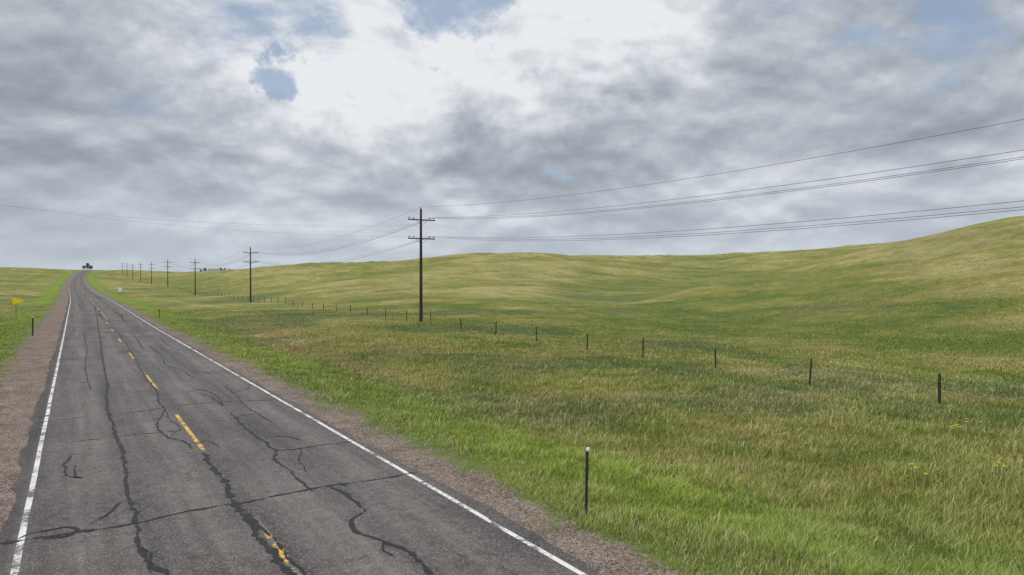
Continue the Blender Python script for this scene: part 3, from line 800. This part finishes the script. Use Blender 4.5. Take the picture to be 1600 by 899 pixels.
def blob(px_,py_,rdeg,amp):
    d_=Vector(((px_-800)/1067,1,(440-py_)/1067)).normalized()
    dt=nt.nodes.new('ShaderNodeVectorMath');dt.operation='DOT_PRODUCT';L(nt,WD,dt.inputs[0]);dt.inputs[1].default_value=d_
    mr=nt.nodes.new('ShaderNodeMapRange');mr.interpolation_type='SMOOTHSTEP'
    mr.inputs['From Min'].default_value=math.cos(math.radians(rdeg*1.5));mr.inputs['From Max'].default_value=1
    mr.inputs['To Min'].default_value=0;mr.inputs['To Max'].default_value=amp
    L(nt,dt.outputs['Value'],mr.inputs['Value']);return mr.outputs[0]
def summ(lst):
    a=lst[0]
    for b_ in lst[1:]: a=math_(nt,'ADD',a,b_)
    return a
br=summ([blob(*q_) for q_ in [(840,55,6.5,.42),(640,90,6.5,.28),(500,75,6,.22),(960,20,6,.20),(1130,20,6,.10),(330,40,6,.06),(1150,230,5,.06),(420,250,6,.04),
      (150,250,9,-.24),(330,170,6,-.08),(850,190,7,-.28),(910,260,8,-.12),(1330,140,9,-.20),(1550,110,7,-.12),(620,240,6,-.08),(30,110,6,-.05)]])
val=math_(nt,'ADD',math_(nt,'MULTIPLY',math_(nt,'SUBTRACT',n1.outputs['Fac'],.5),1.15),math_(nt,'MULTIPLY',math_(nt,'SUBTRACT',n2.outputs['Fac'],.5),.34))
emb=math_(nt,'MULTIPLY',math_(nt,'SUBTRACT',n1.outputs['Fac'],n1u.outputs['Fac']),3.4)
val=math_(nt,'SUBTRACT',math_(nt,'ADD',math_(nt,'ADD',val,br),.66),emb)
cl=ramp(nt,[(0,(.225,.245,.28)),(.25,(.30,.328,.372)),(.5,(.42,.455,.51)),(.75,(.60,.635,.685)),(1,(.86,.875,.90))],val,'B_SPLINE').outputs['Color']
bl=summ([blob(*q_) for q_ in [(455,112,2.2,.30),(480,60,4,.13),(735,8,3,.30),(1430,15,5,.16),(300,60,5,.10)]])
bm_=math_(nt,'ADD',n3.outputs['Fac'],bl)
bmask=ramp(nt,[(.56,0.),(.80,.80)],bm_,'EASE').outputs['Color']
skys=nt.nodes.new('ShaderNodeVectorMath');skys.operation='SCALE';L(nt,sky.outputs[0],skys.inputs[0]);skys.inputs['Scale'].default_value=.11
blue=mixc(nt,.45,skys.outputs[0],(.38,.49,.68))
c=mixc(nt,bmask,cl,blue)
hz=ramp(nt,[(0,.85),(.055,.6),(.16,.12),(.25,0.)],sp.outputs['Z']).outputs['Color']
c=mixc(nt,hz,c,(.53,.585,.655))
# overcast luminance rises towards the zenith
zen=ramp(nt,[(.38,1/3.),(.75,.92),(1,1.)],sp.outputs['Z']).outputs['Color']
zs=nt.nodes.new('ShaderNodeVectorMath');zs.operation='MULTIPLY';L(nt,c,zs.inputs[0]);L(nt,zen,zs.inputs[1])
z3=nt.nodes.new('ShaderNodeVectorMath');z3.operation='SCALE';L(nt,zs.outputs[0],z3.inputs[0]);z3.inputs['Scale'].default_value=3.
L(nt,z3.outputs[0],bg.inputs['Color']);bg.inputs['Strength'].default_value=1.0

sl=bpy.data.lights.new('sun','SUN');sl.energy=1.5;sl.angle=math.radians(16);sl.color=(1,.90,.78)
so=bpy.data.objects.new('sun',sl);COL.objects.link(so)
dv=Vector((math.sin(SUN_AZ)*math.cos(SUN_EL),math.cos(SUN_AZ)*math.cos(SUN_EL),math.sin(SUN_EL)))
so.rotation_euler=dv.to_track_quat('Z','Y').to_euler();so.location=(0,0,60)

# ------------------------------------------------------------ camera
cam=bpy.data.cameras.new('camera');cam.lens=24;cam.sensor_width=36;cam.clip_end=8000;cam.clip_start=.1
co=bpy.data.objects.new('camera',cam);COL.objects.link(co);co.location=(0,0,CAM_H)
co.rotation_euler=(math.radians(90-.51),0,0)
scene.camera=co
